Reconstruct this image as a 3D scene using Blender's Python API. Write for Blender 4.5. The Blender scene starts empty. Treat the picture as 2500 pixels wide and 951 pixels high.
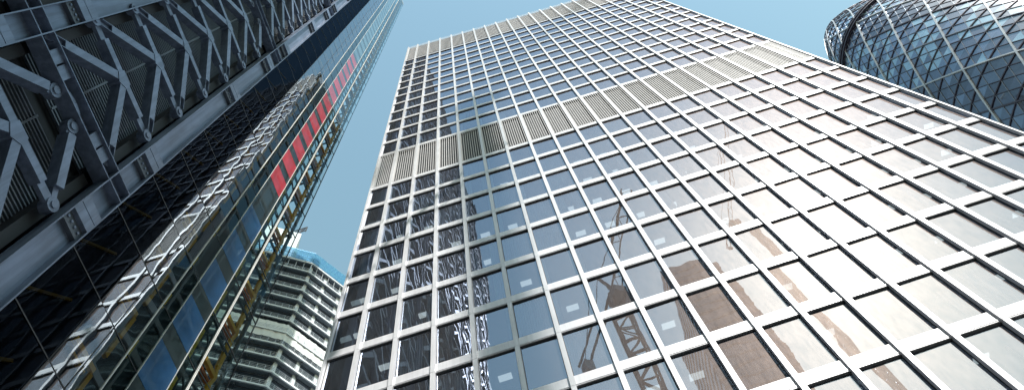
import bpy, bmesh, math, random
from mathutils import Vector, Matrix
random.seed(7)
R = math.radians
scene = bpy.context.scene
COL = scene.collection

# ------------------------------------------------------------------ helpers
class MB:
    """collects boxes, prisms and sheets, then links them as ONE mesh object"""
    def __init__(s): s.v = []; s.f = []; s.m = []
    def poly(s, pts, mi=0):
        n = len(s.v); s.v += [tuple(p) for p in pts]; s.f.append(tuple(range(n, n+len(pts)))); s.m.append(mi)
    def box(s, x0, x1, y0, y1, z0, z1, mi=0):
        n = len(s.v)
        s.v += [(x0,y0,z0),(x1,y0,z0),(x1,y1,z0),(x0,y1,z0),(x0,y0,z1),(x1,y0,z1),(x1,y1,z1),(x0,y1,z1)]
        for q in ((0,3,2,1),(4,5,6,7),(0,1,5,4),(1,2,6,5),(2,3,7,6),(3,0,4,7)):
            s.f.append(tuple(n+i for i in q)); s.m.append(mi)
    def bar(s, a, b, w, d, up=(1,0,0), mi=0):
        """box from a to b; d measured along up, w across"""
        a = Vector(a); b = Vector(b); t = (b-a).normalized(); up = Vector(up)
        u = (up - t*up.dot(t)).normalized(); c = t.cross(u)
        n = len(s.v)
        for p in (a, b):
            for i, j in ((-1,-1),(1,-1),(1,1),(-1,1)):
                s.v.append(tuple(p + c*(i*w/2) + u*(j*d/2)))
        for q in ((0,3,2,1),(4,5,6,7),(0,1,5,4),(1,2,6,5),(2,3,7,6),(3,0,4,7)):
            s.f.append(tuple(n+i for i in q)); s.m.append(mi)
    def cyl(s, a, b, r, k=10, mi=0, r2=None):
        a = Vector(a); b = Vector(b); t = (b-a).normalized()
        h = Vector((0,0,1)) if abs(t.z) < .9 else Vector((1,0,0))
        u = t.cross(h).normalized(); c = t.cross(u); n = len(s.v); r2 = r if r2 is None else r2
        for p, rr in ((a, r), (b, r2)):
            for i in range(k):
                an = 2*math.pi*i/k; s.v.append(tuple(p + u*(rr*math.cos(an)) + c*(rr*math.sin(an))))
        for i in range(k):
            j = (i+1) % k; s.f.append((n+i, n+j, n+k+j, n+k+i)); s.m.append(mi)
        s.f.append(tuple(n+i for i in reversed(range(k)))); s.m.append(mi)
        s.f.append(tuple(n+k+i for i in range(k))); s.m.append(mi)
    def prism(s, pts, off, mi=0):
        """polygon pts extruded by vector off"""
        k = len(pts); n = len(s.v); o = Vector(off)
        s.v += [tuple(p) for p in pts]; s.v += [tuple(Vector(p)+o) for p in pts]
        s.f.append(tuple(n+i for i in reversed(range(k)))); s.m.append(mi)
        s.f.append(tuple(n+k+i for i in range(k))); s.m.append(mi)
        for i in range(k):
            j = (i+1) % k; s.f.append((n+i, n+j, n+k+j, n+k+i)); s.m.append(mi)
    def build(s, name, mats, parent=None, xf=None, smooth=False, bevel=0, fix=False):
        if not isinstance(mats, (list, tuple)): mats = [mats]
        me = bpy.data.meshes.new(name)
        v = s.v if xf is None else [tuple(xf @ Vector(p)) for p in s.v]
        me.from_pydata(v, [], s.f)
        for m in mats: me.materials.append(m)
        me.polygons.foreach_set('material_index', s.m)
        if fix:
            bm = bmesh.new(); bm.from_mesh(me); bmesh.ops.recalc_face_normals(bm, faces=bm.faces); bm.to_mesh(me); bm.free()
        me.update()
        o = bpy.data.objects.new(name, me); COL.objects.link(o)
        if parent is not None: o.parent = parent
        if smooth:
            for p in me.polygons: p.use_smooth = True
        if bevel:
            md = o.modifiers.new('bevel', 'BEVEL'); md.width = bevel; md.segments = 1; md.limit_method = 'ANGLE'
        return o

def empty(name, loc=(0,0,0)):
    o = bpy.data.objects.new(name, None); COL.objects.link(o); o.location = loc; o.empty_display_size = 1
    return o
def tag(o, label=None, cat=None, group=None, kind=None):
    if label: o['label'] = label
    if cat: o['category'] = cat
    if group: o['group'] = group
    if kind: o['kind'] = kind
    return o

# ------------------------------------------------------------------ materials
def mat(name):
    m = bpy.data.materials.new(name); m.use_nodes = True; nt = m.node_tree
    for n in list(nt.nodes): nt.nodes.remove(n)
    out = nt.nodes.new('ShaderNodeOutputMaterial'); return m, nt, out
def N(nt, t, **kw):
    n = nt.nodes.new(t)
    for k, v in kw.items():
        if k.startswith('i_'): n.inputs[k[2:].replace('_', ' ')].default_value = v
        else: setattr(n, k, v)
    return n
def c4(c): return (c[0], c[1], c[2], 1)
def ramp(nt, fac, stops):
    r = nt.nodes.new('ShaderNodeValToRGB'); e = r.color_ramp.elements
    e[0].position = stops[0][0]; e[0].color = c4(stops[0][1]); e[1].position = stops[-1][0]; e[1].color = c4(stops[-1][1])
    for p, c in stops[1:-1]:
        q = e.new(p); q.color = c4(c)
    nt.links.new(fac, r.inputs[0]); return r
def coords(nt, scale=(1,1,1)):
    tc = nt.nodes.new('ShaderNodeTexCoord'); mp = nt.nodes.new('ShaderNodeMapping'); mp.inputs['Scale'].default_value = scale
    nt.links.new(tc.outputs['Object'], mp.inputs[0]); return mp.outputs[0]
def noise(nt, co, scale, detail=3, rough=.55):
    n = N(nt, 'ShaderNodeTexNoise'); n.inputs['Scale'].default_value = scale; n.inputs['Detail'].default_value = detail
    n.inputs['Roughness'].default_value = rough; nt.links.new(co, n.inputs['Vector']); return n.outputs['Fac']

def paint(name, c, rough=.5, metal=0, var=.12, scale=.8, stretch=(1,1,1), bump=.0, spec=.5, streak=0):
    m, nt, out = mat(name); b = N(nt, 'ShaderNodeBsdfPrincipled')
    co = coords(nt, stretch); f = noise(nt, co, scale, 5)
    lo = tuple(max(0, x*(1-var)) for x in c); hi = tuple(min(1, x*(1+var)) for x in c)
    r = ramp(nt, f, [(.3, lo), (.7, hi)])
    colr = r.outputs[0]
    if streak:
        co2 = coords(nt, (2.2, 2.2, .12)); f2 = noise(nt, co2, 1.6, 4, .6)
        r2 = ramp(nt, f2, [(.42, (1-streak,)*3), (.6, (1,1,1))])
        mx = N(nt, 'ShaderNodeMix', data_type='RGBA', blend_type='MULTIPLY'); mx.inputs[0].default_value = 1
        nt.links.new(colr, mx.inputs[6]); nt.links.new(r2.outputs[0], mx.inputs[7]); colr = mx.outputs[2]
    nt.links.new(colr, b.inputs['Base Color'])
    rr = N(nt, 'ShaderNodeMapRange'); rr.inputs['To Min'].default_value = max(.05, rough-.08); rr.inputs['To Max'].default_value = rough+.08
    nt.links.new(f, rr.inputs[0]); nt.links.new(rr.outputs[0], b.inputs['Roughness'])
    b.inputs['Metallic'].default_value = metal; b.inputs['Specular IOR Level'].default_value = spec
    if bump:
        bp = N(nt, 'ShaderNodeBump'); bp.inputs['Strength'].default_value = bump; bp.inputs['Distance'].default_value = .02
        nt.links.new(f, bp.inputs['Height']); nt.links.new(bp.outputs[0], b.inputs['Normal'])
    nt.links.new(b.outputs[0], out.inputs[0]); return m

def glass(name, tint=(.5,.6,.65), refl=.3, refl_tint=(.9,.97,1), wave=.25, wscale=.35, dust=0., layerc=(.8,.8,.82), opaque=None, rough=.0, wstretch=(1,1,1), hrough=.36, grazing=1.0, film=0.0, filmc=None):
    """window glass: mirror layer growing towards grazing + tinted clear (or opaque dark) layer + a rough gloss layer for haze and glare"""
    m, nt, out = mat(name); L = nt.links
    co = coords(nt, wstretch); f = noise(nt, co, wscale, 1.5, .45)
    bp = N(nt, 'ShaderNodeBump'); bp.inputs['Strength'].default_value = wave; bp.inputs['Distance'].default_value = .05
    L.new(f, bp.inputs['Height'])
    g = N(nt, 'ShaderNodeBsdfGlossy'); g.inputs['Color'].default_value = c4(refl_tint); g.inputs['Roughness'].default_value = rough
    L.new(bp.outputs[0], g.inputs['Normal'])
    fr = N(nt, 'ShaderNodeFresnel'); fr.inputs['IOR'].default_value = 1.5
    mr = N(nt, 'ShaderNodeMapRange'); mr.inputs['From Min'].default_value = .04; mr.inputs['From Max'].default_value = 1
    mr.inputs['To Min'].default_value = refl; mr.inputs['To Max'].default_value = grazing
    L.new(fr.outputs[0], mr.inputs[0])
    if opaque is None:
        base = N(nt, 'ShaderNodeBsdfTransparent'); base.inputs[0].default_value = c4(tint)
        bo = base.outputs[0]
    else:
        base = N(nt, 'ShaderNodeBsdfPrincipled'); base.inputs['Roughness'].default_value = .5
        f3 = noise(nt, coords(nt), .5, 3)
        r3 = ramp(nt, f3, [(.35, tuple(x*.6 for x in opaque)), (.65, opaque)]); L.new(r3.outputs[0], base.inputs['Base Color'])
        bo = base.outputs[0]
    if film:
        df = N(nt, 'ShaderNodeBsdfDiffuse'); df.inputs[0].default_value = c4(filmc or layerc)
        fd = noise(nt, coords(nt, (1.2,1.2,.35)), 2.5, 6, .65)
        rf = N(nt, 'ShaderNodeMapRange'); rf.inputs['From Min'].default_value = .35; rf.inputs['From Max'].default_value = .75
        rf.inputs['To Min'].default_value = film*.4; rf.inputs['To Max'].default_value = film*1.6; L.new(fd, rf.inputs[0])
        mx = N(nt, 'ShaderNodeMixShader'); L.new(rf.outputs[0], mx.inputs[0]); L.new(bo, mx.inputs[1]); L.new(df.outputs[0], mx.inputs[2]); bo = mx.outputs[0]
    mix = N(nt, 'ShaderNodeMixShader'); L.new(mr.outputs[0], mix.inputs[0]); L.new(bo, mix.inputs[1]); L.new(g.outputs[0], mix.inputs[2])
    res = mix.outputs[0]
    if dust:
        g2 = N(nt, 'ShaderNodeBsdfGlossy'); g2.inputs['Color'].default_value = c4(layerc); g2.inputs['Roughness'].default_value = hrough
        fd = noise(nt, coords(nt, (1.5,1.5,.4)), 3., 6, .7)
        rf = N(nt, 'ShaderNodeMapRange'); rf.inputs['From Min'].default_value = .3; rf.inputs['From Max'].default_value = .75
        rf.inputs['To Min'].default_value = dust*.7; rf.inputs['To Max'].default_value = dust*1.3; L.new(fd, rf.inputs[0])
        m2 = N(nt, 'ShaderNodeMixShader'); L.new(rf.outputs[0], m2.inputs[0]); L.new(res, m2.inputs[1]); L.new(g2.outputs[0], m2.inputs[2]); res = m2.outputs[0]
    L.new(res, out.inputs[0]); return m

def lamp_mat(name, c, s):
    m, nt, out = mat(name); e = N(nt, 'ShaderNodeEmission'); e.inputs[0].default_value = c4(c); e.inputs[1].default_value = s
    nt.links.new(e.outputs[0], out.inputs[0]); return m

M = {}
M['alu'] = paint('anodised_aluminium', (.69,.69,.72), .36, .15, .06, .7, streak=.10, spec=.6)
M['alu_joint'] = paint('dark_gasket', (.035,.037,.042), .5)
M['fin'] = paint('louvre_fin', (.58,.57,.58), .5, 0, .05)
M['louvre_back'] = paint('louvre_gap_shade', (.035,.038,.045), .7)  # dark backing colour stands in for shade between the fins
M['pane'] = glass('clear_window_glass', (.40,.50,.62), .25, (.68,.79,1.0), wave=.10, wscale=.5, dust=.032, film=.035, layerc=(1,.80,.70), hrough=.44, filmc=(.45,.68,.9))  # rough peach gloss layer imitates sun glare, its warmth put into the colour
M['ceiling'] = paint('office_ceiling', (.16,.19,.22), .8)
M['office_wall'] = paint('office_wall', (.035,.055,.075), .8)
M['curtain'] = paint('curtain', (.50,.58,.60), .8, var=.2, scale=3, stretch=(6,6,.1))
M['office_light'] = lamp_mat('ceiling_light', (1,.95,.80), .75)
M['side_pane'] = glass('shaded_window_glass', refl=.30, refl_tint=(.8,.93,1), wave=.10, wscale=.5, opaque=(.03,.045,.055))
M['roof'] = paint('roof_felt', (.2,.2,.2), .9)
M['steel'] = paint('blue_grey_steel', (.180,.232,.335), .42, .25, .16, .6, streak=.26, spec=.5)
M['steel_dark'] = paint('dark_steel', (.10,.12,.15), .5, .2)
M['slat'] = paint('grey_louvre_slat', (.16,.19,.23), .5, .2)
M['wall_dark'] = paint('dark_cladding', (.035,.04,.05), .7)
M['glass_dark'] = glass('dark_tinted_glass', (.16,.18,.22), refl=.004, refl_tint=(.5,.7,1), wave=.25, wscale=.3, grazing=.13)
M['glass_mirror'] = glass('mirror_glass', (.75,.8,.85), .26, (.78,.90,1), wave=.55, wscale=.22, wstretch=(1,1,1.3), film=.01)
M['glass_green'] = glass('green_tinted_glass', (.62,.80,.78), .10, (.8,.95,1), wave=.25, wscale=.3)
M['glass_clear'] = glass('clear_lift_glass', (.90,.97,.96), .03, (.8,.95,1), wave=.15, wscale=.3)
M['glass_body'] = glass('pale_blue_curtain_glass', refl=.30, refl_tint=(.8,.95,1), wave=.15, wscale=.3, opaque=(.20,.34,.38))
M['blue'] = glass('blue_panel_glass', refl=.05, refl_tint=(.8,.95,1), wave=.2, wscale=.3, opaque=(.025,.12,.30))
M['red'] = glass('red_panel_glass', refl=.03, refl_tint=(.9,.95,1), wave=.2, wscale=.3, opaque=(.62,.04,.065))
M['black_panel'] = paint('black_panel', (.012,.016,.022), .4)
M['yellow'] = paint('yellow_painted_steel', (.95,.50,.03), .45, 0, .1, .6)
M['orange'] = paint('orange_painted_steel', (.55,.13,.02), .5, 0, .1, .6)
M['white_trim'] = paint('white_trim', (.8,.8,.78), .4)
M['concrete'] = paint('pale_concrete', (.55,.60,.64), .8, 0, .12, 1.2, bump=.3, streak=.15)
M['white_conc'] = paint('white_slab_edge', (.70,.75,.80), .7, 0, .06, 1)
M['net'] = glass('blue_safety_net', (.35,.6,.85), .02, wave=0, film=.55, layerc=(.12,.32,.45), grazing=.05)
M['sheet'] = paint('white_sheeting', (.72,.75,.76), .7, 0, .06, .6, bump=.6)
M['deck'] = paint('corrugated_deck', (.26,.30,.34), .55, .3, .1)
M['rail'] = paint('galvanised_rail', (.6,.62,.64), .4, .5)
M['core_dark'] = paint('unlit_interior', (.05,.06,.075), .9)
M['asphalt'] = paint('asphalt', (.05,.05,.052), .9, 0, .25, 3, bump=.4)
M['paving'] = paint('paving', (.28,.27,.25), .85, 0, .15, 2, bump=.3)
M['crane'] = paint('crane_steel', (.10,.10,.11), .5, .2)
M['crane_red'] = paint('crane_cab_paint', (.4,.4,.42), .5)

# ------------------------------------------------------------------ camera
CX, CY, CZ = 13.653, -21.787, 1.7
RW = [[0.9593393,0.25845688,-0.11343783],[-0.27748821,0.9371681,-0.21146214],[0.05165647,0.23434161,0.97078093]]
cam = bpy.data.cameras.new('camera'); co = bpy.data.objects.new('camera', cam); COL.objects.link(co)
rx = Vector(RW[0]).normalized(); fw = Vector(RW[2]).normalized(); dn = fw.cross(rx).normalized()
co.matrix_world = Matrix(((rx.x,-dn.x,-fw.x,CX),(rx.y,-dn.y,-fw.y,CY),(rx.z,-dn.z,-fw.z,CZ),(0,0,0,1)))
cam.sensor_width = 36; cam.lens = 1449.71/2500*36; cam.shift_y = -(475.5-119.19)/2500
cam.clip_start = .1; cam.clip_end = 6000
scene.camera = co

# ------------------------------------------------------------------ light
SUN = Vector((.3935,-.5905,.7046)).normalized()
el = math.asin(SUN.z); azm = math.atan2(SUN.x, SUN.y)
w = bpy.data.worlds.new('World'); scene.world = w; w.use_nodes = True; nt = w.node_tree
bg = nt.nodes['Background']; sky = nt.nodes.new('ShaderNodeTexSky'); sky.sky_type = 'NISHITA'; sky.sun_disc = False
sky.sun_elevation = el; sky.sun_rotation = azm; sky.altitude = 0; sky.air_density = 2.8; sky.dust_density = 1.0; sky.ozone_density = 2.5
tn = nt.nodes.new('ShaderNodeMix'); tn.data_type = 'RGBA'; tn.blend_type = 'MULTIPLY'; tn.inputs[0].default_value = 1
nt.links.new(sky.outputs[0], tn.inputs[6]); tn.inputs[7].default_value = (.98, 1.09, 1.02, 1)
nt.links.new(tn.outputs[2], bg.inputs[0]); bg.inputs[1].default_value = .15
sd = bpy.data.lights.new('sun', 'SUN'); sd.energy = 5.0; sd.angle = R(.53); sd.color = (1,.965,.91)
so = bpy.data.objects.new('sun', sd); COL.objects.link(so); so.rotation_euler = (-SUN).to_track_quat('-Z', 'Y').to_euler(); so.location = (60,-90,200)
vs = scene.view_settings; scene.display_settings.display_device = 'sRGB'
vs.view_transform = 'Standard'; vs.look = 'None'; vs.exposure = .3; vs.gamma = 1; vs.use_curve_mapping = False
scene.cycles.max_bounces = 8; scene.cycles.transparent_max_bounces = 12; scene.cycles.glossy_bounces = 5

# ------------------------------------------------------------------ ground
g = MB(); g.poly([(-3000,-3000,-.15),(3000,-3000,-.15),(3000,3000,-.15),(-3000,3000,-.15)])
tag(g.build('ground', M['asphalt']), kind='structure')
g = MB(); g.box(-2.5, 120, -60, 3, -.15, 0); tag(g.build('pavement', M['paving']), kind='structure')

# ------------------------------------------------------------------ main office tower (facade in the plane y=0)
W = 2.2476; F = 3.6; Z0 = 53.42; HB = 7.94; X0 = .31; X1 = 44.38; DEP = 44.0; ZT = Z0+62.9
SPH = .59; MWD = .255; MPR = .26; SPR = .12
tower = empty('office_tower', ((X0+X1)/2, DEP/2, 0))
tag(tower, 'tall office tower with pale aluminium grid and two bands of white louvres', 'office tower')
TI = Matrix.Translation(-Vector(tower.location))
tops = [Z0 - F*r for r in range(0, 14)] + [Z0+HB+F*k for k in range(1, 13)]    # window head levels
def xb(j):   # clear span of bay j
    a = X0+.14 if j == 0 else j*W+MWD/2
    b = X1-.14 if j == 19 else (j+1)*W-MWD/2
    return a, b
# mullions: one part each, flange + web with joints at every floor
for j in range(21):
    mb = MB(); c = min(max(j*W, X0+.07), X1-.07); hw = .07 if j in (0,20) else MWD/2
    z = 0
    levels = [0]+sorted(t-.08 for t in tops)+[ZT-11.2, ZT]
    for a, b in zip(levels[:-1], levels[1:]):
        if b-a < .05: continue
        mb.box(c-hw, c+hw, -MPR, .03, a+.012, b-.006)
        mb.box(c-hw+.015, c+hw-.015, -MPR+.012, .02, b-.006, b+.012, 1)
    mb.box(c-hw-.001, c+hw+.001, -MPR-.004, -MPR+.02, 0, .5)
    mb.build('mullion', [M['alu'], M['alu_joint']], tower, TI)
# spandrels
def spandrel(zh):
    mb = MB()
    for j in range(20):
        a, b = xb(j)
        mb.box(a+.004, b-.004, -SPR, .1, zh, zh+SPH)
        mb.box(a+.004, b-.004, -SPR-.02, -SPR, zh+.05, zh+.09)
        mb.box(a+.004, b-.004, -SPR+.05, .09, zh-.06, zh-.002, 1)
    return mb.build('spandrel', [M['alu'], M['alu_joint']], tower, TI)
for zt in tops: spandrel(zt)
spandrel(Z0+HB)
# windows
def scr(p):
    d = Vector(p)-Vector((CX,CY,CZ)); c = (d.dot(rx), d.dot(dn), d.dot(fw)); return 1250+1449.7*c[0]/c[2], 119.2+1449.7*c[1]/c[2]
wins = []
for zt in tops:
    zb = zt-(F-SPH)
    if abs(zt-(Z0+HB+F)) < .01: zb = Z0+HB+SPH
    for j in range(20):
        a, b = xb(j); q = [scr(p) for p in ((a,0,zb),(b,0,zb),(b,0,zt),(a,0,zt))]
        ar = abs(sum(q[i][0]*q[(i+1)%4][1]-q[(i+1)%4][0]*q[i][1] for i in range(4)))/2
        cxp = sum(t[0] for t in q)/4; cyp = sum(t[1] for t in q)/4
        if not (-20 < cxp < 2520 and -20 < cyp < 971): ar = 0
        wins.append((ar, j, a, b, zb, zt))
wins.sort(key=lambda t: -t[0])
def pane_into(mb, a, b, zb, zt, rnd):
    t1, t2 = rnd.uniform(-.010,.010), rnd.uniform(-.012,.012)
    n = 1
    y = .0
    mb.poly([(a,y-t1-t2,zb),(b,y+t1-t2,zb),(b,y+t1+t2,zt),(a,y-t1+t2,zt)])
def curtain_into(mb, a, b, zb, zt, rnd, mode):
    def folds(x0, x1, y0=.22):
        n = max(2, int((x1-x0)/.07)); pts = []
        for i in range(n+1): pts.append((x0+(x1-x0)*i/n, y0+(.035 if i % 2 else -.02)))
        for p, q in zip(pts[:-1], pts[1:]):
            mb.poly([(p[0],p[1],zb-.05),(q[0],q[1],zb-.05),(q[0],q[1],zt+.04),(p[0],p[1],zt+.04)])
    if mode == 0:
        wl = rnd.uniform(.18,.34); wr = rnd.uniform(.14,.26); folds(a+.03, a+wl); folds(b-wr, b-.03)
    elif mode == 1:
        folds(a+.03, b-.03)
    else:
        folds(a+.03, a+rnd.uniform(.5,.8)); folds(b-rnd.uniform(.4,.7), b-.03)
rest = MB(); restc = MB()
rn = random.Random(3)
for i, (ar, j, a, b, zb, zt) in enumerate(wins):
    mode = rn.choices((0,1,2,3), (.56,.18,.12,.14))[0]
    if i < 100:
        mb = MB(); pane_into(mb, a, b, zb, zt, rn)
        for q in ((a,a+.035,zb,zt),(b-.035,b,zb,zt),(a+.035,b-.035,zb,zb+.04),(a+.035,b-.035,zt-.04,zt)):
            mb.box(q[0], q[1], -.03, .015, q[2], q[3], 1)
        wo = mb.build('window', [M['pane'], M['alu_joint']], tower, TI)
        if mode < 3:
            cb = MB(); curtain_into(cb, a, b, zb, zt, rn, mode); cb.build('curtain', M['curtain'], wo, TI)
    else:
        pane_into(rest, a, b, zb, zt, rn)
        if mode < 3: curtain_into(restc, a, b, zb, zt, rn, mode)
tag(rest.build('window', M['pane'], tower, TI), kind='stuff')
tag(restc.build('curtain', M['curtain'], tower, TI), kind='stuff')
# office interiors: ceilings, back wall and ceiling lights
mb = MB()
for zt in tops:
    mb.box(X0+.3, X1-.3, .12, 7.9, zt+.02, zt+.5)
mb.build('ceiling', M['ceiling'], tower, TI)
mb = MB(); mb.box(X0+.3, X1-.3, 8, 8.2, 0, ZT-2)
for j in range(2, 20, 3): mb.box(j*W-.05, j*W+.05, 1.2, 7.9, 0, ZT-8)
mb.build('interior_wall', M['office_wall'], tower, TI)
li = 0; restl = MB()
for (ar, j, a, b, zb, zt) in wins:
    if rn.random() < .4 or zt > Z0-F*.5: continue
    c = (a+b)/2 + rn.uniform(-.15,.15)
    if li < 100:
        lb = MB(); lb.box(c-.36, c+.36, 1.25, 1.62, zt-.02, zt+.019); lb.build('ceiling_light', M['office_light'], tower, TI); li += 1
    else: restl.box(c-.36, c+.36, 1.25, 1.62, zt-.02, zt+.019)
tag(restl.build('ceiling_light', M['office_light'], tower, TI), kind='stuff')
# louvre bands
def louvres(z0, z1, top=False):
    for j in range(20):
        a, b = xb(j); mb = MB()
        n = 9; p = (b-a)/n
        for i in range(n):
            x = a+p*(i+.5); mb.box(x-.028, x+.028, -SPR-.02, -SPR+.012, z0, z1 + (0 if not top else -.02))
        if not top: mb.box(a+.01, a+.06, -SPR-.03, .1, z0, z1)
        mb.build('louvre_panel', M['fin'], tower, TI)
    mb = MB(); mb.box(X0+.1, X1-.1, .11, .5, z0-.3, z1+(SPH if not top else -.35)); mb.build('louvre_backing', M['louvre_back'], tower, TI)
louvres(Z0+SPH, Z0+HB-.06)
louvres(Z0+HB+43.2+SPH+.35, ZT, True)
# the other three sides
def side(name, org, ux, n, yax):
    """plain copy of the grid on another face; org corner, ux along, yax outward"""
    mb = MB(); ux = Vector(ux); ya = Vector(yax); org = Vector(org); L = n*2.2
    def bx(u0,u1,d0,d1,z0,z1,mi):
        pts = [org+ux*u+ya*d for u, d in ((u0,d0),(u1,d0),(u1,d1),(u0,d1))]
        mb.prism([(p.x,p.y,z0) for p in pts], (0,0,z1-z0), mi)
    bx(0.02,L-.02,-.3,0,0,ZT-.8,1)
    for j in range(n+1): bx(max(0,j*2.2-.13),min(L,j*2.2+.13),0,.26,0,ZT,0)
    for zt in tops+[Z0+HB]:
        for j in range(n): bx(j*2.2+.13,(j+1)*2.2-.13,0,.12,zt,zt+SPH,0)
    for z0,z1 in ((Z0+SPH,Z0+HB-.06),(Z0+HB+43.2+SPH+.35,ZT)):
        for j in range(n):
            for i in range(9):
                u = j*2.2+.13+(i+.5)*(1.94/9); bx(u-.045,u+.045,.0,.16,z0,z1,0)
    mb.build(name, [M['alu'], M['side_pane']], tower, TI, fix=True)
side('side_wall', (X0+.27, DEP, 0), (0,-1,0), 20, (-1,0,0))
side('side_wall', (X1-.27, 0.02, 0), (0,1,0), 20, (1,0,0))
side('rear_wall', (X1, DEP-.27, 0), (-1,0,0), 20, (0,1,0))
mb = MB(); mb.box(X0+.6, X1-.6, .55, DEP-.6, ZT-3, ZT-2.5); mb.build('roof', M['roof'], tower, TI)

# ------------------------------------------------------------------ wedge tower with the steel frame on the left
XM = CX-18.8; XG = CX-22.0; YC = CY; HT = 215+CZ
lat = empty('wedge_tower', (XG-20, YC-20, 0))
tag(lat, 'very tall wedge tower with blue grey steel bracing, dark glass and yellow frame', 'tower')
LI = Matrix.Translation(-Vector(lat.location))
def y_(v): return YC+v
def z_(v): return CZ+v
PER = 8.55; FL = 4.12; LB = 29.0       # bay, floor height, first deep beam (relative to the camera)
beams = [LB+FL*7*k for k in range(-1, 7)]
ZTOPM = 208
# columns
ci = 0
for k in range(-7, 2):
    yc0 = -.41+PER*k; last = (k == 1)
    a, b = (yc0-.64, yc0+.64) if not last else (7.52, 8.9)
    mb = MB(); top = z_(ZTOPM)
    d = .75
    mb.box(XM-d, XM, y_(a), y_(a)+.07, 0, top)
    mb.box(XM-d, XM, y_(b)-.07, y_(b), 0, top)
    mb.box(XM-d, XM-.42, y_(a)+.07, y_(b)-.07, 0, top)
    for bz in beams:
        for pz, h in ((bz-3.25, 1.15), (bz+3.0, 1.15), (bz+16.1, 1.15)):
            if 0 < z_(pz) < top-3:
                mb.box(XM-.42, XM+.004, y_(a)+.072, y_(b)-.072, z_(pz), z_(pz)+h*.48)
                mb.box(XM-.42, XM+.004, y_(a)+.072, y_(b)-.072, z_(pz)+h*.52, z_(pz)+h)
                mb.box(XM-.42, XM-.2, y_(a)+.072, y_(b)-.072, z_(pz)-.55, z_(pz), 1)
                for q in range(4):
                    yy = y_(a)+.25+(b-a-.5)*q/3
                    mb.cyl((XM-.2, yy, z_(pz)-.28), (XM-.14, yy, z_(pz)-.28), .07, 6, 0)
        for q in (bz-.42, bz+.42):
            if 0 < z_(q) < top: mb.box(XM-.42, XM+.002, y_(a)+.072, y_(b)-.072, z_(q)-.03, z_(q)+.03)
    mb.build('column', [M['steel'], M['steel_dark']], lat, LI)
# deep beams, braces and louvre walls
nb = 0; extra = MB(); extr_l = MB()
def brace_geo(mb, y0, z, ends, kind='chevron'):
    U = Vector((XM-.45, y_(y0+.66), z_(z))); Lp = Vector((XM-.45, y_(y0+7.42), z_(z))); Mi = Vector((XM-.45, y_(y0+4.05), z_(z)))
    if kind == 'tie':
        mb.bar(U, U.lerp(Lp,.16), .42, .2); mb.bar(Lp, Lp.lerp(U,.16), .42, .2)
        mb.bar(U.lerp(Lp,.16), U.lerp(Lp,.84), .40, .5)
        for p in (U, Lp):
            mb.cyl(p-Vector((.26,0,0)), p+Vector((.17,0,0)), .34, 14); mb.cyl(p+Vector((.17,0,0)), p+Vector((.23,0,0)), .17, 12)
    else:
        ap = Mi.copy(); mb.prism([(XM-.76,Mi.y+q[0],Mi.z+q[1]) for q in ((-.5,-.28),(0,-.6),(.5,-.28),(.42,.215),(-.42,.215))], (.62,0,0))
        for s, yy in ((-1, .66), (1, 7.42)):
            P = Vector((XM-.45, y_(y0+yy), z_(z-FL)))
            mb.bar(P, P.lerp(ap,.2), .30, .22); mb.bar(P.lerp(ap,.2), ap, .46, .56)
            # flange lips on the open end fork
            t = (ap-P).normalized(); nrm = Vector((1,0,0)).cross(t)
            for sg in (-1,1): mb.bar(P+nrm*sg*.2+t*.3, P.lerp(ap,.2)+nrm*sg*.2, .035, .56)
            mid = P.lerp(ap,.84)
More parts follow.
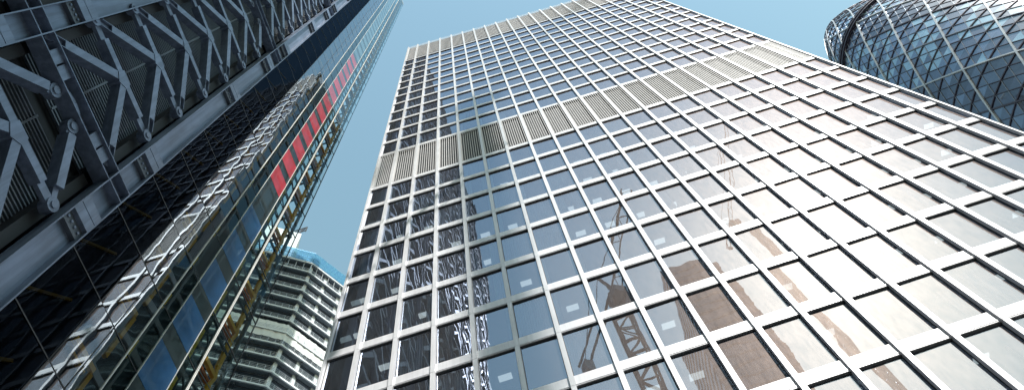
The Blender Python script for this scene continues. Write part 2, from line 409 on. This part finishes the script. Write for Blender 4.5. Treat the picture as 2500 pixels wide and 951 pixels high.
for bi, bz in enumerate(beams):
    for k in range(-7, 1):
        y0 = -.41+PER*k
        ya, yb = y0+.64, (y0+PER-.64 if k < 0 else 7.52)
        if z_(bz) > 1 and z_(bz) < z_(ZTOPM)-2:
            mb = MB()
            for q in (-.45, .45): mb.box(XM-.75, XM-.004, y_(ya), y_(yb), z_(bz+q)-.03, z_(bz+q)+.03)
            mb.box(XM-.75, XM-.5, y_(ya), y_(yb), z_(bz)-.42, z_(bz)+.42, 1)
            for yy in (ya+1.1, ya+1.9, yb-1.1, yb-1.9): mb.box(XM-.5, XM-.15, y_(yy)-.35, y_(yy)+.35, z_(bz)-.41, z_(bz)+.41)
            mb.build('deep_beam', [M['steel'], M['steel_dark']], lat, LI)
        near = (k >= -1 and bi in (0,1,2,3,4))
        for i in range(1, 7):
            z = bz+FL*i+.25
            if z_(z) < 1 or z > ZTOPM-4: continue
            tgt = MB() if (k == 0 and bi <= 3) else extra
            brace_geo(tgt, y0, z, None, 'tie'); brace_geo(tgt, y0, z, None)
            if tgt is not extra: tgt.build('brace', M['steel'], lat, LI)
        # last pair of the storey group: two pins carried by a bent bracket under the beam
        z = bz+FL*6+.25
        if z_(z) > 1 and z < ZTOPM-8:
            tgt = MB() if (k == 0 and bi <= 3) else extra
            for s, yp, yu in ((1, 3.15+.0, .66), (-1, 4.95, 7.42)):
                P = Vector((XM-.45, y_(y0+yu), z_(z))); Q = Vector((XM-.45, y_(y0+yp), z_(z+3.1)))
                tgt.bar(P, P.lerp(Q,.2), .3, .22); tgt.bar(P.lerp(Q,.2), Q.lerp(P,.12), .46, .56); tgt.bar(Q.lerp(P,.12), Q, .5, .3)
                tgt.cyl(Q-Vector((.2,0,0)), Q+Vector((.2,0,0)), .36, 14); tgt.cyl(Q+Vector((.2,0,0)), Q+Vector((.26,0,0)), .2, 12)
            ctr = [Vector((XM-.5, y_(y0+v), z_(z+h))) for v, h in ((3.15,3.1),(3.2,3.45),(3.5,3.75),(4.05,3.85),(4.6,3.75),(4.9,3.45),(4.95,3.1))]
            for p, q in zip(ctr[:-1], ctr[1:]): tgt.bar(p, q, .3, .5)
            if tgt is not extra: tgt.build('brace', M['steel'], lat, LI)
        # recessed louvre wall
        za, zb = max(z_(bz)+.5, .3), min(z_(bz+FL*7)-.5, z_(ZTOPM))
        if zb > za:
            mb = MB()
            mb.box(XM-2.1, XM-2.0, y_(ya), y_(yb), za-.5, zb+.5, 1)
            if k >= -2 and bi <= 3:
                z = za
                while z < zb:
                    mb.prism([(XM-1.85, y_(ya), z), (XM-1.70, y_(ya), z-.03), (XM-1.70, y_(ya), z+.045), (XM-1.85, y_(ya), z+.075)], (0, yb-ya, 0)); z += .215
                mb.box(XM-1.72, XM-1.66, y_(y0+4.0), y_(y0+4.12), za, zb)
            for yy in (ya+.35, yb-.35): mb.box(XM-1.9, XM-.95, y_(yy)-.28, y_(yy)+.28, za, zb, 1)
            (mb.build('louvre_wall', [M['slat'], M['wall_dark']], lat, LI, fix=True))
tag(extra.build('brace', M['steel'], lat, LI), kind='stuff')
# soffit / reveal beside the last column
mb = MB(); mb.box(XG-.3, XM-.75, y_(8.72), y_(8.88), 0, z_(ZTOPM)); mb.build('return_wall', M['wall_dark'], lat, LI)
# body behind, with the sloping side
def ymin(z): return -52-(215-z)*.25
mb = MB()
for xx in (XG-.9,):
    pts = [(xx, y_(21.6), 0), (xx, y_(21.6), HT-2), (xx, y_(ymin(215))+0, HT-2), (xx, y_(ymin(0)), 0)]
    mb.prism(pts, (-38, 0, 0))
mb.build('body', M['wall_dark'], lat, LI, fix=True)
# sloping glazed wing beyond the frame
ye = -.41-7*PER-.64
mb = MB(); mb.prism([(XM-.4, y_(ye-.02), 0), (XM-.4, y_(ye-.02), z_(120)), (XM-.4, y_(ymin(120))-.01, z_(120)), (XM-.4, y_(ymin(0)), 0)], (-3, 0, 0))
mb.build('glazed_wing', M['glass_body'], lat, LI, fix=True)
# glass strips
GZ = 0; fl0 = 53.7
levels = [fl0+4.13*i for i in range(-13, 40) if fl0+4.13*i < 214]
def strip(name, ya, yb, m, x=XG, top=214.5, rnd=random.Random(5), tilt=.006):
    mb = MB(); lv = [-1.7]+[l for l in levels if l < top]+[top]
    for a, b in zip(lv[:-1], lv[1:]):
        t1, t2 = rnd.uniform(-tilt,tilt), rnd.uniform(-tilt,tilt)
        mb.poly([(x-t1-t2,y_(ya),z_(a)+.03),(x+t1-t2,y_(yb),z_(a)+.03),(x+t1+t2,y_(yb),z_(b)-.03),(x-t1+t2,y_(ya),z_(b)-.03)])
    for l in lv[1:-1]: mb.box(x-.06, x+.012, y_(ya), y_(yb), z_(l)-.03, z_(l)+.03, 1)
    return mb.build(name, [m, M['alu_joint']], lat, LI)
strip('dark_glazing', 8.0, 13.6, M['glass_dark'], tilt=.01)
strip('mirror_glazing', 13.66, 15.22, M['glass_mirror'], tilt=.012)
strip('mirror_glazing', 15.28, 16.8, M['glass_mirror'], tilt=.012)
strip('green_glazing', 16.95, 18.12, M['glass_green'])
strip('green_glazing', 20.58, 21.8, M['glass_green'])
strip('end_glazing', 22.05, 24.95, M['glass_clear'], x=XG+.02)
for yy, wd, pr in ((13.63,.05,.03),(15.25,.04,.02),(16.87,.07,.04),(18.16,.035,.03),(20.54,.035,.03),(21.84,.035,.03),(21.97,.03,.03),(24.97,.03,.02)):
    mb = MB(); mb.box(XG-.1, XG+pr, y_(yy)-wd/2, y_(yy)+wd/2, 0, HT)
    mb.build('trim_rail', M['white_trim'] if yy > 16 and yy < 24 else M['alu_joint'], lat, LI)
# coloured panels in line with the glass
rr0 = random.Random(9)
M['pale_panel'] = glass('pale_panel_glass', refl=.2, refl_tint=(.8,.95,1), wave=.2, wscale=.3, opaque=(.12,.2,.22))
M['dark_panel'] = glass('dark_panel_glass', refl=.07, refl_tint=(.8,.95,1), wave=.2, wscale=.3, opaque=(.02,.035,.04))
for i, l in enumerate(levels):
    mb = MB(); t1, t2 = rr0.uniform(-.005,.005), rr0.uniform(-.005,.005)
    mb.prism([(XG-.1,y_(18.20),z_(l)+.03),(XG-.1,y_(20.5),z_(l)+.03),(XG-.1,y_(20.5),z_(l)+2.76),(XG-.1,y_(18.20),z_(l)+2.76)], (.1+t1,0,0))
    db = MB(); db.prism([(XG-.12,y_(18.20),z_(l)-1.35),(XG-.12,y_(20.5),z_(l)-1.35),(XG-.12,y_(20.5),z_(l)+.01),(XG-.12,y_(18.20),z_(l)+.01)], (.11+t2,0,0)); db.build('dark_panel', M['dark_panel'], lat, LI, fix=True)
    if 53 < l < 106: m_ = M['red']; lab = 'red glass panel'
    elif l < 47 : m_ = M['blue']; lab = 'blue glass panel'
    else: m_ = M['dark_panel'] if l < 60 else M['pale_panel']; lab = None
    o = mb.build('coloured_panel', m_, lat, LI, fix=True)
    if lab: o['label'] = lab
mb = MB(); mb.box(XG-.85, XG-.8, y_(8.0), y_(21.8), 0, HT-3); mb.build('inner_wall', M['black_panel'], lat, LI)
# yellow steel behind the mirror strip and the green strips
mb = MB()
for i, l in enumerate(levels):
    z = z_(l)+2.1
    mb.box(XG-.40, XG-.2, y_(14.1), y_(16.1), z-.15, z+.13)
    mb.box(XG-.40, XG-.2, y_(14.5), y_(15.7), z-.62, z-.48)
    mb.box(XG-.40, XG-.2, y_(15.95), y_(16.2), z_(l)-1, z_(l)+1.9)
    mb.bar((XG-.7, y_(9.0), z_(l)), (XG-.7, y_(12.8), z_(l)+3.4), .14, .1)
    mb.box(XG-.42, XG-.25, y_(20.84), y_(21.10), z_(l)+.35, z_(l)+2.9)
    mb.box(XG-.62, XG-.5, y_(17.3), y_(17.44), z_(l)+.5, z_(l)+1.8)
mb.build('inner_frame', M['yellow'], lat, LI)
# open end frame
mb = MB()
mb.box(XG-.30, XG-.05, y_(24.2), y_(24.42), 0, HT-1)
mb.box(XG-2.6, XG-2.3, y_(24.12), y_(24.42), 0, HT-1)
mb.build('end_post', M['steel_dark'], lat, LI)
cnt = 0; ex = MB()
for i, l in enumerate(levels):
    z = z_(l)-.35
    t = MB(); gb = MB(); am = MB(); tr = MB()
    t.bar((XG-.2, y_(22.05), z-4.0*0), (XG-.2, y_(24.6), z), .17, .16, mi=2)
    t.bar((XG-2.4, y_(22.05), z), (XG-2.4, y_(24.3), z), .24, .2, mi=2)
    t.bar((XG-.2, y_(24.27), z), (XG-2.4, y_(24.27), z), .2, .2, up=(0,0,1), mi=2)
    t.bar((XG-2.4, y_(24.2), z+2), (XG-2.4, y_(22.1), z+3.9), .12, .1, mi=2)
    # yellow: guide bar, arm and the mast segment
    gb.bar((XG-.32, y_(22.3), z+2.15), (XG-.32, y_(23.95), z+2.15), .32, .25, mi=0)
    am.bar((XG-.5, y_(22.35), z+1.6), (XG-.5, y_(23.65), z+1.6), .2, .3)
    gb.bar((XG-.3, y_(23.86), z+2.15), (XG-.3, y_(23.66), z+1.35), .26, .18, mi=0)
    gb.bar((XG-.3, y_(23.66), z+1.35), (XG-.3, y_(23.66), z-1.3), .36, .22, mi=0)
    gb.bar((XG-.3, y_(23.66), z-1.3), (XG-.3, y_(23.86), z-1.95), .26, .18, mi=0)
    gb.cyl((XG-.62, y_(23.66), z+1.1), (XG-.3, y_(23.66), z+1.1), .14, 10, mi=1)
    tr.bar((XG-.15, y_(22.05), z+.9), (XG-.15, y_(24.4), z+1.2), .035, .03)
    t.build('strut', [M['steel_dark']]*3, lat, LI); gb.build('guide_bar', [M['yellow'], M['steel_dark']], lat, LI)
    am.build('arm', M['orange'], lat, LI); tr.build('tie_rod', M['rail'], lat, LI)
mb = MB(); mb.box(XG-1, XG+.05, y_(21.8), y_(25.0), HT-.6, HT); mb.box(XG-38, XG-.9, y_(ymin(215)), y_(21.8), HT-2, HT-1.4)
mb.build('roof', M['white_trim'], lat, LI)

# ------------------------------------------------------------------ tower under construction
uc = empty('unfinished_tower', (CX-58.8, CY+77.2, 0))
tag(uc, 'unfinished concrete tower with open floors, railings and blue netting on top', 'building')
UI = Matrix.Translation(-Vector(uc.location))
P0 = Vector((CX-97*math.sin(R(37.35)), CY+97*math.cos(R(37.35))))
dl = -Vector((math.sin(R(54.5)), math.cos(R(54.5)))); dr = Vector((math.sin(R(29.8)), math.cos(R(29.8))))
PL = P0+dl*24; PR = P0+dr*26
inl = Vector((-.58,.814)); inr = Vector((-.868,.497))
def inset(d):   # chain inset from the edge
    q = Vector((P0.x+(-.74)*d*1.03, P0.y+(.672)*d*1.03)); return PL+inl*d, q, PR+inr*d
poly = [PL, P0, PR, PR+inr*26, PL+inl*26]
zl = [148.3-3.9*i for i in range(0, 40) if 148.3-3.9*i > 0]
skip = (7, 8)
def chain_box(mb, d0, d1, z0, z1, mi=0):
    a = inset(d0); b = inset(d1)
    for i in (0, 1):
        mb.prism([(a[i].x,a[i].y,z0),(a[i+1].x,a[i+1].y,z0),(b[i+1].x,b[i+1].y,z0),(b[i].x,b[i].y,z0)], (0,0,z1-z0), mi)
def along(i, t, d):
    a, b = (PL, P0) if i == 0 else (P0, PR)
    return a+(b-a)*t + (inl if i == 0 else inr)*d
for n, zr in enumerate(zl):
    z = z_(zr)-1.7+1.7
    mb = MB()
    a = inset(0); b = inset(24)
    chain_box(mb, 0, .3, z-.42, z)           # slab edge
    chain_box(mb, .3, 24, z-.35, z-.02, 1)
    # ribs of the corrugated deck and deeper beams under it
    if n < 14:
        for i, L in ((0, 24), (1, 26)):
            s = .25
            while s < L:
                p = along(i, s/L, .35); q = along(i, s/L, 9)
                mb.bar((p.x,p.y,z-.40), (q.x,q.y,z-.40), .22, .1, up=(0,0,1), mi=1); s += .55
            for s in range(0, int(L), 6):
                p = along(i, s/L, .5); q = along(i, s/L, 10)
                mb.bar((p.x,p.y,z-.62), (q.x,q.y,z-.62), .3, .5, up=(0,0,1), mi=2)
        chain_box(mb, 1.1, 1.35, z-.8, z-.36, 2)
    mb.build('floor_slab', [M['white_conc'], M['deck'], M['steel_dark']], uc, UI, fix=True)
    if n < 16:
        rb = MB()
        for i, L in ((0, 24), (1, 26)):
            k = int(L/1.6)
            for s in range(k+1):
                p = along(i, s/k, .08); rb.bar((p.x,p.y,z), (p.x,p.y,z+1.2), .06, .06)
            for h in (.35, .75, 1.15):
                p = along(i, 0, .08); q = along(i, 1, .08); rb.bar((p.x,p.y,z+h), (q.x,q.y,z+h), .05, .05, up=(0,0,1))
        rb.build('railing', M['rail'], uc, UI)
for i, L in ((0, 24), (1, 26)):
    for s in ([6,12,18] if i == 0 else [0.6,5.6,10.6,15.6,20.6]):
        p = along(i, s/L, .9 if i else 4.0); mb = MB(); t = (P0-PL).normalized() if i == 0 else (PR-P0).normalized()
        hw = .45
        pts = [p-t*hw, p+t*hw, p+t*hw+(inl if i == 0 else inr)*.8, p-t*hw+(inl if i == 0 else inr)*.8]
        mb.prism([(q.x,q.y,0) for q in pts], (0,0,z_(148)))
        mb.build('column', M['white_conc'] if i else M['steel_dark'], uc, UI, fix=True)
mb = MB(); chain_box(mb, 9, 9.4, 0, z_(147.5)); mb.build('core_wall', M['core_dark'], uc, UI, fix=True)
# inner partition bits seen between the slabs
mb = MB(); rr = random.Random(11)
for n, zr in enumerate(zl[:14]):
    for i, L in ((1,26),(0,24)):
        s = 1.0
        while s < L-2:
            if rr.random() < .6:
                d = rr.uniform(2,5); wd = rr.uniform(.4,1.8); p = along(i, s/L, d); q = along(i, min(1,(s+wd)/L), d)
                mb.bar((p.x,p.y,z_(zr)+1.5), (q.x,q.y,z_(zr)+1.5), .2, 3.0, up=(0,0,1), mi=rr.choice((0,0,1)))
            s += rr.uniform(1.5,3.5)
mb.build('partition', [M['concrete'], M['steel_dark']], uc, UI)
mb = MB()   # blue netting above the roof and its posts
a = inset(.02); b = inset(.1)
for i, L in ((0, 24), (1, 26)):
    k = int(L/.8); pts = []
    for s in range(k+1):
        p = along(i, s/k, .04*math.sin(s*1.9)); q = along(i, s/k, .1+.05*math.sin(s*1.3+1)); pts.append((p, q))
    for (p, q), (p2, q2) in zip(pts[:-1], pts[1:]):
        mb.poly([(p.x,p.y,z_(148.6)),(p2.x,p2.y,z_(148.6)),(q2.x,q2.y,z_(153.1)),(q.x,q.y,z_(153.1))])
mb.build('safety_net', M['net'], uc, UI)
mb = MB()
for i, L in ((0, 24), (1, 26)):
    k = int(L/2)
    for s in range(k+1):
        p = along(i, s/k, .3); mb.bar((p.x,p.y,z_(144.4)), (p.x,p.y,z_(153.4)), .12, .12)
    for h in (153.2, 150.8, 148.9):
        p = along(i, 0, .3); q = along(i, 1, .3); mb.bar((p.x,p.y,z_(h)), (q.x,q.y,z_(h)), .1, .1, up=(0,0,1))
mb.build('scaffold', M['rail'], uc, UI)
mb = MB()   # white sheeting over two storeys
for i, L in ((0, 24), (1, 26)):
    k = int(L/.6); pts = [along(i, s/k, .25+.07*math.sin(s*2.3)+.05*math.sin(s*.9)) for s in range(k+1)]
    for p, q in zip(pts[:-1], pts[1:]):
        mb.prism([(p.x,p.y,z_(118.6)),(q.x,q.y,z_(118.6)),(q.x+inr.x*.02,q.y+inr.y*.02,z_(118.6)),(p.x+inr.x*.02,p.y+inr.y*.02,z_(118.6))], (0,0,4.9))
mb.build('sheeting', M['sheet'], uc, UI, fix=True)
mb = MB()   # lift core rising above the roof
c0 = Vector((CX-103*math.sin(R(40.75)), CY+103*math.cos(R(40.75))))
pts = [c0, c0+Vector((-.70,-.5))*14, c0+Vector((-.70,-.5))*14+Vector((-.5,.8))*8, c0+Vector((-.5,.8))*8]
mb.prism([(p.x,p.y,0) for p in pts], (0,0,z_(103*math.tan(R(58.75)))))
mb.build('lift_core', M['white_conc'], uc, UI, fix=True)
mb = MB(); zc = z_(103*math.tan(R(58.75)))
q0 = Vector((c0.x-.6, c0.y-.2, zc))
for dx in (0, -1.6):
    mb.bar((q0.x+dx,q0.y,zc), (q0.x+dx,q0.y,zc+3.2), .25, .25)
for h in (1.2, 3.0):
    mb.bar((q0.x-2.4,q0.y,zc+h), (q0.x+1.8,q0.y,zc+h), .3, .3, up=(0,0,1))
mb.bar((q0.x+1.7,q0.y,zc+.6), (q0.x+1.7,q0.y,zc+3.0), .3, .3); mb.bar((q0.x-1.6,q0.y,zc+.2), (q0.x+1.6,q0.y,zc+2.8), .18, .18)
mb.build('gantry', M['crane'], uc, UI)

# ------------------------------------------------------------------ domed tower on the right
GD = 131.5; GX = CX+GD*math.sin(R(59)); GY = CY+GD*math.cos(R(59))
dome = empty('domed_tower', (GX, GY, 0))
tag(dome, 'rounded glass tower with a diamond pattern of white spiral ribs', 'tower')
prof = [(0,24.6),(20,26.6),(40,27.8),(60,28.25),(80,28),(100,26.9),(120,24.7),(140,21),(150,18.2),(160,14.5),(168,10.6),(174,7),(178,3.5),(179.8,.3)]
def prad(z):
    def f(z):
        z = min(max(z, 0), 179.8)
        for (a, ra), (b, rb) in zip(prof[:-1], prof[1:]):
            if z <= b: return ra+(rb-ra)*(z-a)/(b-a)
        return .3
    return sum(f(z+d) for d in (-5,-3.5,-2,-1,0,1,2,3.5,5))/9 if z < 172 else f(z)
def GP(s, u, off=0):
    z = 112.65+17.3*(s+u)/2; th = R(-137+24*(s-u)/2)
    zc = min(max(z, 0), 179.6); r = prad(zc)+off
    return Vector((r*math.cos(th), r*math.sin(th), zc)), z
dm = {}
def gm(k, c, refl, film): dm[k] = glass('dome_glass_%s' % k, refl=refl, refl_tint=(.66,.80,1), wave=.22, wscale=.25, opaque=c, dust=.05, hrough=.3, layerc=(.9,.95,1))
gm('pale', (.22,.36,.42), .30, 0); gm('mid', (.045,.06,.14), .19, 0); gm('deep', (.025,.028,.075), .12, 0); gm('well', (.015,.012,.04), .07, 0); gm('well2', (.025,.02,.055), .09, 0)
DM = [dm[k] for k in ('pale','mid','deep','well','well2')]
rr = random.Random(21); NB = 15
for bnd in range(NB):
    mb = MB(); dark = (bnd % 3 == 1)
    # band: s in [bnd, bnd+1), all u
    for ui in range(-4*(14+bnd), 4*(10)):
        for si in range(4):
            s0 = bnd+si/4; s1 = s0+.25; u0 = ui/4; u1 = u0+.25
            A, za = GP(s0,u0); B, zb = GP(s1,u0); Cc, zc = GP(s1,u1); D, zd = GP(s0,u1)
            if zc < 0 or za > 179.6: continue
            sub = rr.random()
            def pick():
                if dark: return rr.choices((3,4,2,1), (.6,.25,.1,.05))[0]
                hfrac = min(1, max(0, (za-92)/50))
                return rr.choices((0,1,2), (.10+.45*hfrac, .5, .4-.35*hfrac))[0]
            e = [Vector(p)+Vector(p).normalized()*0 for p in (A,B,Cc,D)]
            def j(p):
                n_ = Vector((p.x, p.y, 0)); n_ = n_.normalized() if n_.length > .01 else Vector((1,0,0)); return p+n_*rr.uniform(-.012,.012)
            if (si+ui) % 2 == 0:      # cut by a floor line from D to B
                mb.poly([j(e[0]), j(e[1]), j(e[3])], pick()); mb.poly([j(e[1]), j(e[2]), j(e[3])], pick())
            else:
                mb.poly([j(e[0]), j(e[1]), j(e[2]), j(e[3])], pick())
    if mb.f: mb.build('glazing_band', DM, dome, fix=False)
M['rib'] = paint('white_rib', (.52,.53,.57), .35, .2); M['bar'] = paint('dark_glazing_bar', (.07,.06,.085), .4, .2); M['thin'] = paint('pale_glazing_bar', (.22,.24,.3), .4, .2)
def rib_line(mb, fixed, is_u, lo, hi, w, d, off, mi=0, step=.25):
    t = lo
    while t < hi-1e-6:
        a, za = (GP(t, fixed, off) if is_u else GP(fixed, t, off)); b, zb = (GP(t+step, fixed, off) if is_u else GP(fixed, t+step, off))
        if zb > 0 and za < 178 and (b-a).length > .05:
            mb.bar(a, b, w, d, up=Vector((a.x,a.y,2)).normalized(), mi=mi)
        t += step
for k in range(NB):     # rising white ribs (u constant)
    mb = MB(); lo = -13-(-k) if 0 else None
    # theta decreases with u; follow the rib from the ground up
    smin = -(2*112.65/17.3)-(-k) ; smax = 2*67/17.3+k
    rib_line(mb, -k, True, math.floor(smin), math.ceil(smax), .34, .36, .14)
    mb.build('spiral_rib', M['rib'], dome)
for k in range(NB):     # falling ribs (s constant), white below the dark bands, dark elsewhere
    mb = MB(); umin = -(2*112.65/17.3)-k; umax = 2*67/17.3-k
    edge = (k % 3 in (1,2))
    rib_line(mb, k, False, math.floor(umin), math.ceil(umax), .26 if edge else .2, .3, .12)
    mb.build('spiral_rib', M['rib'] if k % 3 == 2 else M['bar'] if k % 3 == 1 else M['thin'], dome)
mb = MB()
for k in range(NB*4):
    if k % 4 == 0: continue
    kk = k/4
    rib_line(mb, -kk, True, math.floor((-(2*112.65/17.3)+kk)*4)/4, 2*67/17.3+kk, .11, .12, .06, 1)
    rib_line(mb, kk, False, math.floor((-(2*112.65/17.3)-kk)*4)/4, 2*67/17.3-kk, .11, .12, .06, 0)
mb.build('glazing_bars', [M['bar'], M['thin']], dome)
mb = MB(); z = 112.65-17.3*6
while z < 176:
    if z > 1:
        n = 60; r = prad(z)+.07
        for i in range(n):
            a = 2*math.pi*i/n+R(-137+0); b = a+2*math.pi/n
            mb.bar((r*math.cos(a),r*math.sin(a),z), (r*math.cos(b),r*math.sin(b),z), .26, .2, up=(0,0,1))
    z += 17.3/4
mb.build('floor_bars', M['bar'], dome)
mb = MB()      # dark maintenance rail round the shoulder
for zz, off in ((147.5,.55),(148.6,.75)):
    r = prad(zz)+off; n = 72
    for i in range(n):
        a = 2*math.pi*i/n; b = a+2*math.pi/n
        mb.bar((r*math.cos(a),r*math.sin(a),zz), (r*math.cos(b),r*math.sin(b),zz), .5, .35, up=(0,0,1))
mb.build('maintenance_rail', M['bar'], dome)

# ------------------------------------------------------------------ things behind the camera: they shade the left tower and mirror in the facade
M['brown_glass'] = glass('bronze_glass', refl=.15, refl_tint=(1,.9,.85), wave=.1, opaque=(.15,.125,.13)); M['brown_stone'] = paint('brown_stone', (.28,.22,.2), .8)
M['dark_brick'] = paint('dark_brick', (.12,.10,.09), .9); M['block_glass'] = glass('block_window_glass', refl=.1, opaque=(.03,.035,.04), wave=.1)
BX0, BX1, BY0, BY1, BH = 60, 84, -172, -140, 215  # out of view, placed and sized to shade the wedge tower
blk = empty('skyscraper', ((BX0+BX1)/2, (BY0+BY1)/2, 0))
tag(blk, 'unseen dark glass skyscraper behind the viewer, placed to shade the wedge tower', 'skyscraper')
BI = Matrix.Translation(-Vector(blk.location))
mb = MB(); mb.box(BX0, BX1, BY0, BY1, 0, BH); mb.build('body', M['brown_glass'], blk, BI)
mb = MB()
for k in range(1, 54):
    z = k*4
    mb.box(BX0-.15, BX1+.15, BY1, BY1+.2, z-.5, z); mb.box(BX0-.2, BX0, BY0, BY1, z-.5, z); mb.box(BX1, BX1+.2, BY0, BY1, z-.5, z)
mb.build('floor_band', M['brown_stone'], blk, BI)
M['crane_pale'] = paint('pale_crane_paint', (.8,.77,.70), .5)
def crane(name, x, y, H, rot, label, wd=2.2, solid=.22, jib=45, pm=None):
    pm = pm or M['crane']
    t = empty(name, (x, y, 0)); tag(t, label, 'crane', 'tower cranes behind the viewer')
    mb = MB(); h = wd/2
    for sx in (-h, h):
        for sy in (-h, h): mb.bar((sx,sy,0), (sx,sy,H), solid, solid)
    z = 0; fl = 1
    while z < H-wd:
        for a, b in (((-h,-h),(h,-h)),((h,-h),(h,h)),((h,h),(-h,h)),((-h,h),(-h,-h))):
            if fl < 0: a, b = b, a
            mb.bar((a[0],a[1],z), (b[0],b[1],z+wd), solid*.55, solid*.55); mb.bar((a[0],a[1],z), (b[0],b[1],z), solid*.5, solid*.5, up=(0,0,1))
        z += wd; fl = -fl
    mb.build('mast', pm, t)
    c, s = math.cos(rot), math.sin(rot)
    mb = MB()
    def J(u, v, zz): return (u*c-v*s, u*s+v*c, zz)
    n = int(jib/2.5)
    sl = .32
    for i in range(n):
        u0, u1 = 2.5*i, 2.5*(i+1); w = .8
        za, zb = H+1.5+u0*sl, H+1.5+u1*sl
        for v in (-w, w): mb.bar(J(u0,v,za), J(u1,v,zb), .16, .16, up=(0,0,1)); mb.bar(J(u0,v,za), J((u0+u1)/2,0,(za+zb)/2+1.5), .1, .1, up=(0,0,1)); mb.bar(J((u0+u1)/2,0,(za+zb)/2+1.5), J(u1,v,zb), .1, .1, up=(0,0,1))
        if i < n-1: mb.bar(J((u0+u1)/2,0,(za+zb)/2+1.5), J(u1+1.25,0,zb+1.25*sl+1.5), .16, .16, up=(0,0,1))
    mb.build('jib', pm, t)
    mb = MB(); mb.bar(J(-14,-.8,H+1.5), J(0,-.8,H+1.5), .3, .3, up=(0,0,1)); mb.bar(J(-14,.8,H+1.5), J(0,.8,H+1.5), .3, .3, up=(0,0,1))
    mb.bar(J(0,0,H+1), J(-3,0,H+10), .35, .35); mb.bar(J(-3,0,H+10), J(-13,0,H+1.8), .12, .12); mb.bar(J(-3,0,H+10), J(jib*.8,0,H+3+jib*.8*sl), .1, .1)
    mb.build('counter_jib', M['crane'], t)
    mb = MB(); mb.bar(J(-13.5,0,H-.2), J(-11.8,0,H-.2), 1.6, 2.0, up=(0,0,1)); mb.build('counterweight', M['concrete'], t)
    mb = MB(); mb.bar(J(-1.4,-2.4,H), J(1.6,-2.4,H), 1.6, 2.2, up=(0,0,1)); mb.bar(J(-1.4,0,H+.4), J(1.4,0,H+.4), 2.2, 1.2, up=(0,0,1)); mb.build('cab', M['crane_red'], t)
    return t
crane('tower_crane', CX+60*math.sin(R(8.5)), 21.8-60*math.cos(R(8.5)), 78, R(62), 'nearer dark lattice tower crane mirrored in the middle windows', 2.4, .3, 15)
crane('tower_crane', 10.7+.3935*226, -.5905*226, 226*.7046+70, R(75), 'added farther lattice tower crane, placed so its mast shades the left part of the facade', 2.0, .6, 40, M['crane_pale'])  # crane added out of view for the mast's shadow on the facade

# added unseen blocks behind and beside the viewer, to cut the sky light
def block(label, x0, x1, y0, y1, h):
    t = empty('added_block', ((x0+x1)/2, (y0+y1)/2, 0)); tag(t, label, 'office block', 'added blocks that cut the sky light')
    T = Matrix.Translation(-Vector(t.location))
    mb = MB(); mb.box(x0, x1, y0, y1, 0, h); mb.build('wall', M['dark_brick'], t, T)
    mb = MB()
    for k in range(int(h/3.6)):
        z = 1.2+3.6*k
        x = x0+1.2
        while x < x1-1.6: mb.box(x, x+1.3, y1, y1+.05, z, z+1.9); mb.box(x, x+1.3, y0-.05, y0, z, z+1.9); x += 2.6
        y = y0+1.2
        while y < y1-1.6: mb.box(x0-.05, x0, y, y+1.3, z, z+1.9); mb.box(x1, x1+.05, y, y+1.3, z, z+1.9); y += 2.6
    tag(mb.build('window', M['block_glass'], t, T), kind='stuff')
    mb = MB(); mb.box(x0-.25, x1+.25, y0-.25, y1+.25, h+.003, h+.7); mb.build('parapet', M['brown_stone'], t, T)
block('added broad dark brick block opposite the pale grid tower, cutting the sky light', 2, 62, -100, -66, 52)
block('added long dark brick block right of the viewer, cutting the sky light', 92, 125, -118, -18, 66)
block('added low dark brick block behind the viewer, cutting the sky light', -60, -12, -190, -140, 40)
